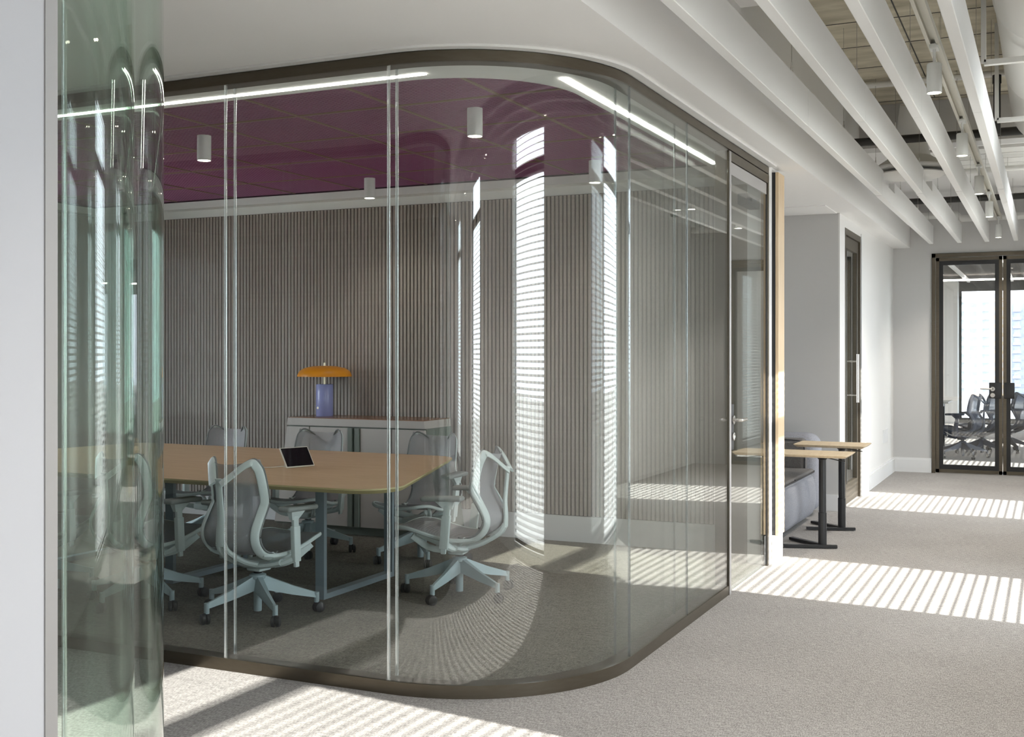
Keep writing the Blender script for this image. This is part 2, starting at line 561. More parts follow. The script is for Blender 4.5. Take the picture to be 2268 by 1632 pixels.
# purple slotted panels
grid_mesh = None
PX, PY = 0.638, 0.672
x_lines = [-3.9 + k * PX for k in range(-7, 4)]
y_lines = [5.5 + k * PY for k in range(-2, 6)]
PZ = 2.808
pm = MB()
ns = 20
for k in range(ns):
    xa = -PX / 2 + 0.012 + k * (PX - 0.024) / ns
    pm.box(xa, xa + (PX - 0.024) / ns - 0.0105, -PY / 2 + 0.012, PY / 2 - 0.012, 0, 0.008)
for k in range(1, 24):
    ya = -PY / 2 + k * PY / 24
    pm.box(-PX / 2 + 0.012, PX / 2 - 0.012, ya - 0.002, ya + 0.002, -0.003, 0.0)
pan = pm.mesh('ceiling_panel', 'purple', False)


def in_recess(x, y):
    if not (LX < x and y < BY + 0.3 and y > GY - .1 and x < GX - 0.05):
        return False
    return True


for i in range(len(x_lines) - 1):
    for j in range(len(y_lines) - 1):
        x, y = (x_lines[i] + x_lines[i + 1]) / 2, (y_lines[j] + y_lines[j + 1]) / 2
        if in_recess(x, y):
            link('ceiling_panel', pan, ceil, (x, y, PZ))
for x in x_lines:
    box('ceiling_runner', 'tbar', x - 0.009, x + 0.009, y_lines[0], y_lines[-1], PZ - 0.006, PZ + 0.02, ceil)
for y in y_lines[1:-1]:
    box('ceiling_runner', 'tbar', x_lines[0], x_lines[-1], y - 0.009, y + 0.009, PZ - 0.006, PZ + 0.02, ceil)
# led strips let into the white rim
led_f = MB().box(LX + 0.3, -2.60, GY + 0.398, GY + 0.420, CZ - 0.006, CZ - 0.0005).build('led_strip', 'led', None, False)
tag(led_f, 'lit line of light in the ceiling rim along the front glass', 'light', 'recessed light lines')
led_r = MB().box(GX - 0.332, GX - 0.296, 5.0, 7.70, CZ - 0.006, CZ - 0.0005).build('led_strip', 'led', None, False)
tag(led_r, 'lit line of light in the ceiling rim beside the corridor glass', 'light', 'recessed light lines')

# exposed slab over the corridor
slab = struct(box('ceiling_slab', 'concrete', BULK - 0.06, WX1, -7, 26.3, SLAB, SLAB + .2), 'bare board marked concrete slab above the baffles', 'ceiling')
gap = MB()
for k in range(12):
    y = 6.0 + k * 0.66
    gap.box(BULK, WX0, y - 0.004, y + 0.004, SLAB - 0.003, SLAB + 0.001)
for x in (-0.9, 0.3):
    gap.box(x - 0.004, x + 0.004, 6.2, 10.6, SLAB - 0.003, SLAB + 0.001)
gap.build('board_joint', 'pipe', slab, False)
box('soffit', 'ceil', BULK, WX0, -7, 6.35, 3.36, 3.40, slab)
box('downstand_beam', 'grey_wall', BULK, WX0, 10.75, 11.0, 3.28, SLAB, slab)
box('far_soffit', 'ceil', BULK, WX0, 11.0, ENDY, 3.28, 3.32, slab)
for k in range(5):
    box('ceiling_tile', 'duct', -1.25, 0.4, 11.05 + k * 0.3, 11.32 + k * 0.3, 3.255, 3.279, slab)

# walls
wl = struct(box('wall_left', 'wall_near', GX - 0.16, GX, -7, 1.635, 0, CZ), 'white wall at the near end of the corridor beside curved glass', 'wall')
wb = struct(box('wall_back', 'felt_back', LX, -2.19, BY, BY + 0.1, 0.2, 2.668), 'charcoal wall lined with upright warm grey felt slats', 'wall')
box('white_head', 'white', LX, GX - 0.15, BY - 0.012, BY + .1, 2.668, CZ + .06, wb)
box('wall_end', 'beige', -2.19, GX - 0.15, BY - .005, BY + 0.1, 0, 2.668, wb)
box('baseboard', 'base', LX, -2.19, BY - 0.03, BY + 0.1, 0, 0.2, wb)
sl = MB().box(-0.0108, 0.0108, -0.022, 0, 0.205, 2.664).mesh('slat', 'felt', False)
ns = int((-2.2 - LX) / 0.0338)
for k in range(ns):
    link('slat', sl, wb, (-2.205 - 0.0338 * k, BY, 0))
VY0, VY1, VZ0, VZ1 = 4.6, 6.7, 0.75, 2.5
wm_ = MB().box(LX - .2, LX, GY, VY0, 0, SLAB).box(LX - .2, LX, VY1, BY + .1, 0, SLAB).box(LX - .2, LX, VY0, VY1, 0, VZ0).box(LX - .2, LX, VY0, VY1, VZ1, SLAB)
struct(wm_.build('wall_meeting_left', 'beige', None, False), 'beige end wall of the meeting room around its window', 'wall')
w8 = thing('window_9', 'wide window in the far left end wall of the meeting room', 'window', (0, 0, 0), kind='structure')
MB().box(LX - .14, LX - .08, VY0, VY1, VZ0, VZ0 + .05).box(LX - .14, LX - .08, VY0, VY1, VZ1 - .05, VZ1).box(LX - .14, LX - .08, VY0, VY0 + .05, VZ0, VZ1).box(LX - .14, LX - .08, VY1 - .05, VY1, VZ0, VZ1).box(LX - .14, LX - .08, 5.62, 5.68, VZ0, VZ1).build('window_frame', 'pipe', w8, False)
for a_, b_ in ((VY0 + .05, 5.62), (5.68, VY1 - .05)):
    box('pane', 'glass_win', LX - .115, LX - .107, a_, b_, VZ0 + .05, VZ1 - .05, w8)
pd = bpy.data.lights.new('window_portal', 'AREA')
pd.shape, pd.size, pd.size_y = 'RECTANGLE', VZ1 - VZ0, VY1 - VY0
pd.cycles.is_portal = True
po = bpy.data.objects.new('window_portal', pd)
COL.objects.link(po)
po.location = (LX - .16, (VY0 + VY1) / 2, (VZ0 + VZ1) / 2)
po.rotation_euler = (0, -PI / 2, 0)
struct(box('wall_alley', 'white', LX - .2, LX, -7, GY, 0, SLAB), 'white wall closing the alley between the glass rooms', 'wall')
struct(box('wall_behind', 'white', LX - .2, WX1, -7.2, -7, 0, SLAB), 'white wall at the near end of the corridor', 'wall')
pier = struct(box('wall_pier', 'white', GX - 0.15, GX, 7.945, 8.30, 0, CZ), 'white wall pier between glass door and sofa alcove', 'wall')
MB().box(GX - 0.15, GX + 0.022, 7.955, 8.285, 0, 0.19).build('baseboard', 'base', pier, False)
box('wall_face', 'white', -3.1, GX - 0.15, BY + .1, BY + 0.2, 0, CZ, pier)
struct(box('wall_alcove_back', 'grey_wall', -3.2, -3.1, BY + .1, 10.9, 0, CZ), 'grey wall behind the sofa alcove', 'wall')
wa = struct(box('wall_alcove_side', 'grey_wall', -3.2, GX - .012, 10.9, 10.98, 0, CZ), 'pale grey wall at the far side of the sofa alcove', 'wall')
box('baseboard', 'base', -3.1, GX - .012, 10.882, 10.9, 0, 0.15, wa)
wc = MB()
wc.box(GX - .18, GX, 10.98, 11.19, 0, CZ).box(GX - .012, GX, 10.9, 10.98, 0, CZ).box(GX - .18, GX, 12.17, ENDY, 0, CZ).box(GX - .18, GX, 11.19, 12.17, 2.63, CZ)
wc = struct(wc.build('wall_corridor', 'white', None, False), 'white corridor wall around the bronze door', 'wall')
MB().prism([(GX, 12.21), (GX + 0.022, 12.21), (GX + 0.022, ENDY), (GX, ENDY)], 0, 0.155).box(GX, GX + .012, 12.21, ENDY, 0.155, 0.175).build('baseboard', 'base', wc, False)
box('door_casing', 'base', GX, GX + 0.014, 12.17, 12.23, 0, 2.66, wc)
we = MB()
we.box(LX, -1.30, ENDY, ENDY + .15, 0, SLAB).box(0.32, WX1, ENDY, ENDY + .15, 0, SLAB).box(-1.30, 0.32, ENDY, ENDY + .15, 2.655, SLAB)
we = struct(we.build('wall_end', 'grey_wall', None, False), 'grey white wall around the double glass doors', 'wall')
MB().box(GX, -1.30, ENDY - 0.022, ENDY, 0, 0.155).box(GX, -1.30, ENDY - 0.012, ENDY, 0.155, 0.175).build('baseboard', 'base', we, False)
op = MB().box(GX, GX + 0.006, 13.92, 14.33, 0.41, 0.56).build('socket_plate', 'plate', None, False)
tag(op, 'small white socket plate low on the corridor wall', 'socket')

# window wall with openings
WIN = [(2.35 + 4.265 * k, 3.765 + 4.265 * k) for k in (-2, -1, 0, 1, 2, 3, 4, 5)]
WZ0, WZ1 = 0.06, 3.2
ww = MB()
edge = -7.0
for a, b in WIN:
    ww.box(WX0, WX1, edge, a, 0, SLAB)
    ww.box(WX0, WX1, a, b, 0, WZ0)
    ww.box(WX0, WX1, a, b, WZ1, SLAB)
    edge = b
ww.box(WX0, WX1, edge, 26.3, 0, SLAB)
struct(ww.build('wall_right', 'white', None, False), 'white window wall opposite the glass rooms', 'wall')


def window(i, a, b):
    t = thing('window_%d' % (i + 1), 'tall narrow window with blind ' + WPOS[i], 'window', (0, 0, 0), kind='structure')
    fr = MB()
    fr.box(.86, .92, a, a + .035, WZ0, WZ1).box(.86, .92, b - .035, b, WZ0, WZ1)
    fr.box(.86, .92, a, b, WZ0, WZ0 + .05).box(.86, .92, a, b, WZ1 - .04, WZ1).box(.84, .92, a, b, 2.69, 2.79)
    fr.build('window_frame', 'pipe', t, False)
    box('pane', 'glass_win', .885, .893, a + .03, b - .03, WZ0 + .04, 2.70, t)
    box('pane', 'glass_win', .885, .893, a + .03, b - .03, 2.78, WZ1 - .03, t)
    bl = thing('venetian_blind', 'white slatted blind in the window ' + WPOS[i], 'blind', (0, 0, 0), group='corridor blinds')
    MB().box(.775, .835, a + .01, b - .01, WZ1 - .05, WZ1 - .005).build('headrail', 'blind', bl, False)
    sm = BL.get('s')
    if sm is None:
        h = (b - a) / 2 - .012
        ti = math.radians(19)
        sm = BL['s'] = MB().add([(-.025 * math.cos(ti), -h, -.025 * math.sin(ti)), (.025 * math.cos(ti), -h, .025 * math.sin(ti)), (.025 * math.cos(ti), h, .025 * math.sin(ti)), (-.025 * math.cos(ti), h, -.025 * math.sin(ti)),
                                 (-.025 * math.cos(ti), -h, -.025 * math.sin(ti) + .0012), (.025 * math.cos(ti), -h, .025 * math.sin(ti) + .0012), (.025 * math.cos(ti), h, .025 * math.sin(ti) + .0012), (-.025 * math.cos(ti), h, -.025 * math.sin(ti) + .0012)],
                                [(3, 2, 1, 0), (4, 5, 6, 7), (0, 1, 5, 4), (1, 2, 6, 5), (2, 3, 7, 6), (3, 0, 4, 7)]).mesh('slat', 'blind', False)
    z = WZ1 - .08
    while z > WZ0 + .06:
        link('slat', sm, bl, (.805, (a + b) / 2, z))
        z -= .048
    for y in (a + .25, b - .25):
        box('ladder_cord', 'blind', .779, .781, y - .0015, y + .0015, WZ0 + .02, WZ1 - .05, bl)
    MB().box(.785, .825, a + .012, b - .012, WZ0 + .012, WZ0 + .03).build('bottom_rail', 'blind', bl, False)
    # sky portal
    pd = bpy.data.lights.new('window_portal', 'AREA')
    pd.shape = 'RECTANGLE'
    pd.size, pd.size_y = WZ1 - WZ0, b - a
    pd.cycles.is_portal = True
    po = bpy.data.objects.new('window_portal', pd)
    COL.objects.link(po)
    po.location = (.94, (a + b) / 2, (WZ0 + WZ1) / 2)
    po.rotation_euler = (0, PI / 2, 0)


BL = {}
WPOS = ['at the near corridor end', 'opposite the plain white wall', 'opposite the gap between the glass rooms', 'opposite the single glass door', 'opposite the edge on bronze door', 'in the office just beyond the double doors', 'in the middle of the far office', 'at the far end of the office']
for i, (a, b) in enumerate(WIN):
    window(i, a, b)


# ------------------------------------------------------------------ glass partitions
def glazing(root, path, cuts, o_in, o_out, z0, z1, mats, arc):
    """panes between plan cuts; path(off) gives the polyline; cuts are (fraction or coordinate) plan segments"""


def seg_path(pathf, off, a, b):
    P = pathf(off)
    return P[a:b + 1]


gp = thing('glass_partition', 'double glazed partition with rounded corner and bronze frame around the meeting room', 'partition', (0, 0, 0), kind='structure')
FD = 0.084
strip(MB(), part_path(0, y_end=7.945), part_path(FD, y_end=7.945), 2.676, 2.7225).build('head_frame', 'bronze', gp)
strip(MB(), part_path(0), part_path(FD), 0.0, 0.056).build('base_frame', 'bronze', gp)
ARC_A, ARC_B = 1, 29


def straight_pane(root, axis, c0, c1, off, matn, pathkind='m', th=0.005, z0=0.05, z1=2.68):
    g = 0.005
    if axis == 'x':
        y = (GY + off) if pathkind == 'm' else (1.665 + R - off)
        s = 1 if pathkind == 'm' else -1
        return MB().box(c0 + g, c1 - g, min(y, y + s * th), max(y, y + s * th), z0, z1).build('glass_pane', matn, root, False)
    x = GX - off
    return MB().box(x - th, x, c0 + g, c1 - g, z0, z1).build('glass_pane', matn, root, False)


def curved_pane(root, pathf, a, b, off, matn, th=0.005, z0=0.05, z1=2.68):
    return strip(MB(), pathf(off)[a:b + 1], pathf(off + th)[a:b + 1], z0, z1).build('glass_pane', matn, root)


def joint(root, x, y, nx, ny, off, matn='joint', w=0.0065, d=0.011, z0=0.052, z1=2.68):
    """clear strip at a joint; (nx, ny) points into the room"""
    cx_, cy_ = x + nx * (off + 0.0035), y + ny * (off + 0.0035)
    if abs(nx) > abs(ny):
        MB().rbox(cx_ - d / 2, cx_ + d / 2, cy_ - w, cy_ + w, z0, z1, 0.003, 2).build('joint_strip', matn, root)
    else:
        MB().rbox(cx_ - w, cx_ + w, cy_ - d / 2, cy_ + d / 2, z0, z1, 0.003, 2).build('joint_strip', matn, root)


O1, O2 = 0.005, 0.0736
xj = [LX, -6.95, -5.78, -4.60, -3.42, GX - R]
yj = [GY + R, 5.99, 6.85]
for off in (O1, O2):
    for k in range(len(xj) - 1):
        straight_pane(gp, 'x', xj[k], xj[k + 1], off, 'glass_front' if off == O1 else 'glass_in')
    curved_pane(gp, part_path, ARC_A, ARC_B, off, 'glass_curve' if off == O1 else 'glass_in')
    for k in range(2):
        straight_pane(gp, 'y', yj[k], yj[k + 1], off, 'glass' if off == O1 else 'glass_in')
    for x in xj[1:]:
        joint(gp, x, GY, 0, 1, off)
    for y in yj[:2]:
        joint(gp, GX, y, -1, 0, off, 'joint_dk', w=0.0045)
# door beside the partition
dr = thing('door_1', 'single glass door in a bronze frame with steel lever', 'door', (0, 0, 0), kind='structure')
MB().box(GX - FD, GX + .001, 6.85, 6.90, 0, 2.668).box(GX - .045, GX + .001, 7.90, 7.945, 0, 2.668).box(GX - FD, GX + .001, 6.90, 7.90, 2.61, 2.668).build('door_frame', 'bronze', dr, False)
MB().box(GX - 0.004, GX + .004, 6.855, 6.893, 0.0, 2.664).build('jamb_face', 'bronze_lt', dr, False)
box('door_leaf', 'glass', GX - .016, GX - .006, 6.905, 7.895, 0.012, 2.605, dr)
MB().box(GX - .018, GX - .003, 6.905, 7.895, 2.53, 2.605).build('top_rail', 'bronze_lt', dr, False)
MB().box(GX - .018, GX - .003, 7.88, 7.895, 0.012, 2.605).build('hinge_stile', 'black', dr, False)
MB().box(GX - .024, GX + .002, 6.905, 6.965, 0.865, 1.14).build('lock_plate', 'black', dr, False)
h = MB()
h.lathe([(0.027, 0), (0.027, .009), (.012, .010)], (GX + .002, 6.94, 1.045), 20, 'X')
h.sweep([(GX + .005, 6.94, 1.045), (GX + .05, 6.945, 1.045), (GX + .055, 6.985, 1.045), (GX + .055, 7.06, 1.047)], .0095, seg=10, smooth=5)
h.sweep([(GX - .022, 6.94, 1.045), (GX - .07, 6.945, 1.045), (GX - .075, 6.985, 1.045), (GX - .075, 7.06, 1.047)], .0095, seg=10, smooth=5)
h.build('lever_handle', 'steel', dr)
MB().lathe([(0.025, 0), (0.025, .009), (.018, .010), (.012, .006)], (GX + .002, 6.94, .945), 20, 'X').build('key_rose', 'steel', dr)
box('door_closer', 'black', GX - .12, GX - .05, 7.55, 7.88, 2.43, 2.5, dr)

np_ = thing('glass_partition', 'green tinted curved double glass with satin metal end trim by white wall', 'partition', (0, 0, 0), kind='structure')
MB().box(GX - .115, GX + .003, 1.635, 1.665, 0, CZ).build('end_jamb', 'jamb_near', np_, False)
strip(MB(), near_path(0), near_path(FD), 2.676, 2.7225).build('head_frame', 'bronze', np_)
strip(MB(), near_path(0), near_path(FD), 0.0, 0.056).build('base_frame', 'bronze', np_)
for off in (O1, O2):
    curved_pane(np_, near_path, 0, 28, off, 'glass_near' if off == O1 else 'glass_near_in')
    xs = [LX, -6.2, -4.4, GX - R]
    for k in range(3):
        straight_pane(np_, 'x', xs[k], xs[k + 1], off, 'glass_in', 'n')
    for x in xs[1:]:
        joint(np_, x, 1.665 + R, 0, -1, off)

# wood panel on the pier
wp = thing('wood_wall_panel', 'tall pale maple panel on black backing fixed to the white pier', 'panel', (GX, 8.13, 0.19))
MB().rbox(0.024, 0.046, -0.095, 0.10, 0, 2.51, 0.002, 1).build('veneer_board', 'wood_lt', wp, False)
box('backing', 'black', 0.0005, 0.0235, -0.095, 0.10, 0, 2.51, wp)

# ------------------------------------------------------------------ ceiling baffles
hang = MB().cyl((0, 0, 0), 0.0014, 0, SLAB - 2.95, 6).mesh('hanger_wire', 'wire')
clip = MB().cyl((0, 0, 0), 0.006, 0.0, 0.05, 8).cyl((0, 0, 0), 0.0035, 0.05, 0.075, 8).mesh('wire_grip', 'steel')
BZ0, BZ1 = 2.74, 2.955
ORD = ['beside the bulkhead', 'second from the bulkhead', 'between round diffuser and track rail', 'just right of the track rail']
for k, x in enumerate((-1.297, -0.983, -0.685, -0.376)):
    t = thing('ceiling_baffle', 'long white hanging ceiling baffle ' + ORD[k], 'baffle', (x, 0, 0), group='white ceiling baffles')
    cuts = [0.5, 3.4, 6.7, 9.9, 12.3, 14.53]
    for q in range(5):
        a, b = cuts[q], cuts[q + 1]
        if k < 2 and a < 10.3 < b:
            m_ = MB()
            prof = [(a + .003, BZ0), (b - .003, BZ0), (b - .003, BZ1), (10.75, BZ1), (10.75, BZ1 - .09), (9.98, BZ1 - .09), (9.98, BZ1), (a + .003, BZ1)]
            n = len(prof)
            m_.add([(0, y, z) for y, z in prof] + [(.05, y, z) for y, z in prof], [tuple(range(n)), tuple(range(n, 2 * n))[::-1]] + [(i, (i + 1) % n, (i + 1) % n + n, i + n) for i in range(n)])
            m_.build('baffle_board', 'baffle', t, False)
        else:
            dz = 0.0015 * ((q * 7 + k * 3) % 3)
            MB().rbox(0, .05, a + .003, b - .003, BZ0 + dz, BZ1 + dz, 0.003, 1).build('baffle_board', 'baffle', t, False)
    for y in (4.6, 6.35, 8.1, 9.7, 11.4, 13.0, 14.2):
        link('hanger_wire', hang, t, (.025, y + 0.2 * (k % 2), 2.95))
        link('wire_grip', clip, t, (.025, y + 0.2 * (k % 2), 2.953))

def lamp_light(parent, watts, deg):
    d = bpy.data.lights.new('lamp_light', 'SPOT')
    d.energy, d.spot_size, d.spot_blend = watts, math.radians(deg), 0.8
    d.color = (1.0, 0.93, 0.83)
    d.shadow_soft_size = 0.03
    o = bpy.data.objects.new('lamp_light', d)
    COL.objects.link(o)
    o.parent = parent
    o.location = (0, 0, -0.01)


# track rail with cylinder spotlights
tr = thing('track_rail', 'cream double track rail running between the white baffles', 'rail', (-0.53, 0, 0))
MB().box(-.030, -.013, -3.0, 14.6, 3.0, 3.035).box(.013, .030, -3.0, 14.6, 3.0, 3.035).box(-.013, .013, -3.0, 14.6, 3.024, 3.035).build('rail_profile', 'track', tr, False)
for y in (4.2, 6.6, 9.0, 11.4, 13.8):
    link('hanger_wire', hang, tr, (0, y, 3.03))
for y in (4.15, 2.05, -.05, -2.1):  # unseen spots added for more bounce off floor and ceiling
    t = thing('track_spotlight', 'added out of view white cylinder spotlight on the track rail above the near corridor', 'spotlight', (-0.53, y, 2.765), 0, 'added spotlights above the near corridor')
    MB().lathe([(.030, 0.004), (.036, 0.0), (.037, 0.003), (.037, .145), (.034, .150)], (0, 0, 0), 24).build('lamp_body', 'cream_pl', t)
    MB().lathe([(.001, .0), (.031, .0)], (0, 0, 0.003), 24).build('lens', 'lens', t)
    lamp_light(t, 80, 115)
    MB().sweep([(0, 0, .14), (0, 0, .20), (0, 0, .236)], .008, seg=8).build('swivel_arm', 'cream_pl', t)
TL = ['nearest of five', 'second of five', 'middle of five', 'fourth of five', 'farthest of five']
for k, y in enumerate((6.22, 8.28, 10.32, 12.1, 14.3)):
    t = thing('track_spotlight', 'white cylinder spotlight on track rail, %s' % TL[k], 'spotlight', (-0.53, y, 2.765), 0, 'track spotlights')
    MB().lathe([(.030, 0.004), (.036, 0.0), (.037, 0.003), (.037, .145), (.034, .150)], (0, 0, 0), 24).build('lamp_body', 'cream_pl', t)
    MB().lathe([(.001, .0), (.031, .0)], (0, 0, 0.003), 24).build('lens', 'lens', t)
    lamp_light(t, 80, 115)
    MB().sweep([(0, 0, .14), (0, 0, .20), (0, 0, .236)], .008, seg=8).box(-.02, .02, -.05, .05, .222, .24).build('swivel_arm', 'cream_pl', t)

# round diffuser with its flexible duct
df = thing('round_diffuser', 'round white ceiling diffuser hanging through the baffles', 'diffuser', (-1.07, 10.36, 2.93))
MB().lathe([(0.02, .005), (.10, 0), (.24, .012), (.285, .035), (.28, .045), (.22, .035), (.10, .03)], (0, 0, 0), 40).build('diffuser_disc', 'duct', df)
MB().lathe([(.255, .07), (.30, .085), (.30, .1), (.16, .19), (.13, .3)], (0, 0, 0), 40).build('diffuser_cone', 'duct', df)
MB().sweep([(0, 0, .29), (0, .0, .38), (.02, -.06, .48), (.04, -.10, .60)], [.12, .115, .12, .12], seg=16, smooth=4).build('flexible_duct', 'duct', df)

# spiral duct
du = thing('spiral_duct', 'large white round ventilation duct under the concrete slab', 'duct', (0.02, 0, 3.31))
MB().lathe([(.285, 1.0), (.285, 6.45), (.292, 6.46), (.292, 6.50), (.285, 6.51), (.285, 8.1), (.291, 8.11), (.291, 8.14), (.285, 8.15), (.285, 9.62), (.27, 9.66)], (0, 0, 0), 40, 'Y').build('duct_tube', 'duct', du)
for y in (6.72, 8.42):
    MB().box(-.34, .34, y - .02, y + .02, -.315, -.287).box(-.355, -.330, y - .02, y + .02, -.30, SLAB - 3.31).box(.330, .355, y - .02, y + .02, -.30, SLAB - 3.31).build('trapeze_hanger', 'duct', du, False)
# pipes
def pipe(label, pts, r, matn, cat='pipe', name='pipe'):
    o = MB().sweep(pts, r, seg=12).build(name, matn)
    return tag(o, label, cat)
pipe('black iron pipe crossing above the baffles by the beam', [(BULK, 9.95, 3.2), (WX0, 9.95, 3.2)], .034, 'pipe')
pipe('black iron pipe crossing near the far end wall', [(BULK, 13.85, 3.17), (WX0, 13.85, 3.17)], .034, 'pipe')
pipe('white conduit fixed under the concrete slab', [(BULK, 9.72, 3.615), (WX0, 9.72, 3.615)], .026, 'duct')
pipe('white pipe crossing behind the round diffuser', [(BULK, 11.5, 3.12), (WX0, 11.5, 3.15)], .025, 'duct')
pipe('white bent pipe along the end wall top', [(BULK, 14.75, 3.1), (-1.0, 14.75, 3.1), (-.95, 14.75, 3.05), (WX0, 14.75, 3.05)], .04, 'duct')
vr = thing('sprinkler_riser', 'black riser pipe with copper valve beside the duct', 'pipe', (-.34, 8.9, 0))
MB().cyl((0, 0, 0), .024, 3.0, 3.42, 12).cyl((0, 0, 0), .03, 3.36, 3.42, 12).build('riser', 'pipe', vr)
MB().cyl((0, 0, 0), .010, 3.42, 3.52, 10).cyl((0, 0, 0), .03, 3.50, 3.515, 10).build('valve', 'copper', vr)

# ------------------------------------------------------------------ pendants in the meeting room
PL = [((-2.89, 5.74), 'nearest the rounded corner'), ((-4.785, 5.75), 'over the near side of the table'), ((-4.785, 7.69), 'above the sideboard'), ((-2.91, 7.66), 'at the far corner by the door')]
for (x, y), w in PL:
    t = thing('ceiling_downlight', 'pale grey cylinder downlight under purple ceiling, ' + w, 'downlight', (x, y, 2.65), 0, 'cylinder downlights')
    MB().lathe([(.036, .006), (.040, .0), (.043, .001), (.043, .156)], (0, 0, 0), 28).build('lamp_body', 'cream_pl', t)
    MB().lathe([(.001, .0), (.037, .0)], (0, 0, .004), 24).build('lens', 'lens', t)
    lamp_light(t, 8, 130)

# ------------------------------------------------------------------ chairs
SIDE = [(-.06, .372, .190), (-.10, .366, .197), (-.165, .392, .202), (-.206, .44, .205), (-.210, .495, .205), (-.172, .57, .202), (-.132, .645, .199), (-.142, .73, .196), (-.160, .81, .19), (-.174, .85, .178)]


def side_at(t):
    P = catmull([Vector(p) for p in SIDE], 6)
    f = t * (len(P) - 1)
    k = min(int(f), len(P) - 2)
    return P[k].lerp(P[k + 1], f - k)


def make_chair(frame, base, mesh_m):
    t = bpy.data.objects.new('office_chair', None)
    COL.objects.link(t)
    # back membrane
    def back(u, v):
        s = side_at(v)
        x = (u * 2 - 1)
        y = s.x - (.045 + .04 * v) * (1 - x * x)
        z = s.y + (v ** 6) * (.034 - .03 * (1 - abs(x) ** 2.2))
        return (x * s.z * (1 - .02 * v), y, z)
    MB().grid(back, 14, 26).build('back_mesh', mesh_m, t)
    # outer frame loops over the corner and down to the spine
    bf = MB()
    NS = 12
    rims = MB()
    for s in (-1, 1):
        pts = [(s * w, y, z) for y, z, w in SIDE] + [(s * .145, -.188, .880), (s * .102, -.218, .860), (s * .05, -.266, .805), (s * .008, -.304, .762)]
        P = catmull([Vector(p) for p in pts], 4)
        n = len(P)
        sec = []
        vs, fs = [], []
        for i in range(n):
            d = (P[min(i + 1, n - 1)] - P[max(i - 1, 0)]).normalized()
            out = Vector((s * .25, -1, 0)).normalized()
            w_ = d.cross(out).normalized() * s
            nrm = w_.cross(d).normalized()
            if nrm.y > 0:
                nrm = -nrm
            hw = .019 if i > 6 else .016
            inn = -w_ if (-w_).dot(Vector((-s, 0, 0)) if i < 37 else Vector((0, 0, -1))) > 0 else w_
            if i < 24:
                inn = Vector((-s, 0, 0))
                nrm = d.cross(inn).normalized()
                if nrm.dot(Vector((0, -1, -.6))) < 0:
                    nrm = -nrm
            c = P[i]
            A, B = c - inn * .004, c + inn * hw * 1.9
            a_, b_ = A + nrm * .007, B + nrm * .030
            mid, hw_, th_ = (a_ + b_) / 2, (b_ - a_) / 2, nrm * .0085
            for k in range(NS):
                an = 2 * PI * k / NS
                cc, ss = math.cos(an), math.sin(an)
                cc, ss = math.copysign(abs(cc) ** .7, cc), math.copysign(abs(ss) ** .7, ss)
                vs.append(mid + hw_ * cc + th_ * ss)
        for i in range(n - 1):
            for k in range(NS):
                fs.append((i * NS + k, i * NS + (k + 1) % NS, (i + 1) * NS + (k + 1) % NS, (i + 1) * NS + k))
        fs += [tuple(range(NS)), tuple((n - 1) * NS + k for k in range(NS))[::-1]]
        bf.add(vs, fs)
        rims.sweep([p + Vector((s * .002, .003, .003)) for p in P], .0055, seg=6)
    bf.build('back_frame', frame, t, angle=75)
    rims.build('stitched_border', 'mesh_edge' if frame == 'mint' else frame, t)
    sp = MB()
    sp.sweep([(0, -.305, .782), (0, -.297, .71), (0, -.286, .58), (0, -.290, .49), (0, -.288, .42)], [.024, .021, .023, .028, .034], [.010, .012, .013, .013, .012], up=(0, 1, 0), seg=10, smooth=4)
    for s in (-1, 1):
        sp.sweep([(s * .018, -.288, .44), (s * .028, -.255, .385), (s * .042, -.16, .325), (s * .052, -.04, .288), (s * .055, .02, .28)], [.013, .016, .019, .021, .02], [.014, .015, .016, .018, .018], up=(0, .5, 1), seg=8, smooth=4)
    sp.build('back_spine', frame, t)
    # seat
    SE = [(-.165, .378, .188), (-.08, .366, .206), (.03, .372, .218), (.14, .398, .222), (.24, .424, .214), (.31, .428, .185), (.345, .418, .13), (.358, .408, .0)]
    SP = catmull([Vector(p) for p in SE[:-1]], 4)

    def seat(u, v):
        f = v * (len(SP) - 1)
        k = min(int(f), len(SP) - 2)
        p = SP[k].lerp(SP[k + 1], f - k)
        x = u * 2 - 1
        return (x * p.z, p.x + .012 * v * (1 - x * x), p.y - .020 * (1 - x * x) * (1 - v * .7))
    MB().grid(seat, 12, 22).build('seat_mesh', mesh_m, t)
    loop = [(w, y, z) for y, z, w in SE[:-1]] + [(0, .358, .408)] + [(-w, y, z) for y, z, w in SE[:-1]][::-1]
    sf = MB().sweep([Vector(p) - Vector((0, 0, .008)) for p in loop], .011, .012, seg=8, smooth=4)
    for s in (-1, 1):
        sf.sweep([(s * .06, .0, .30), (s * .13, .09, .335), (s * .195, .20, .392)], [.012, .016, .012], [.02, .022, .016], seg=8, smooth=4)
        sf.sweep([(s * .10, -.03, .315), (s * .165, -.07, .345), (s * .20, -.10, .365)], .011, .016, seg=8, smooth=3)
        sf.sweep([(s * .07, .06, .275), (s * .13, .15, .30), (s * .19, .23, .375)], .010, .02, seg=8, smooth=3)
    sf.build('seat_frame', frame, t)
    me = MB()
    me.rbox(-.075, .075, -.06, .13, .262, .31, .015, 2)
    me.rbox(-.05, .05, -.04, .06, .245, .27, .01, 2)
    me.sweep([(-.20, -.03, .312), (-.10, -.045, .292), (0, -.05, .286), (.10, -.045, .292), (.20, -.03, .312)], .030, .020, seg=8, smooth=4)
    me.build('tilt_mechanism', frame, t)
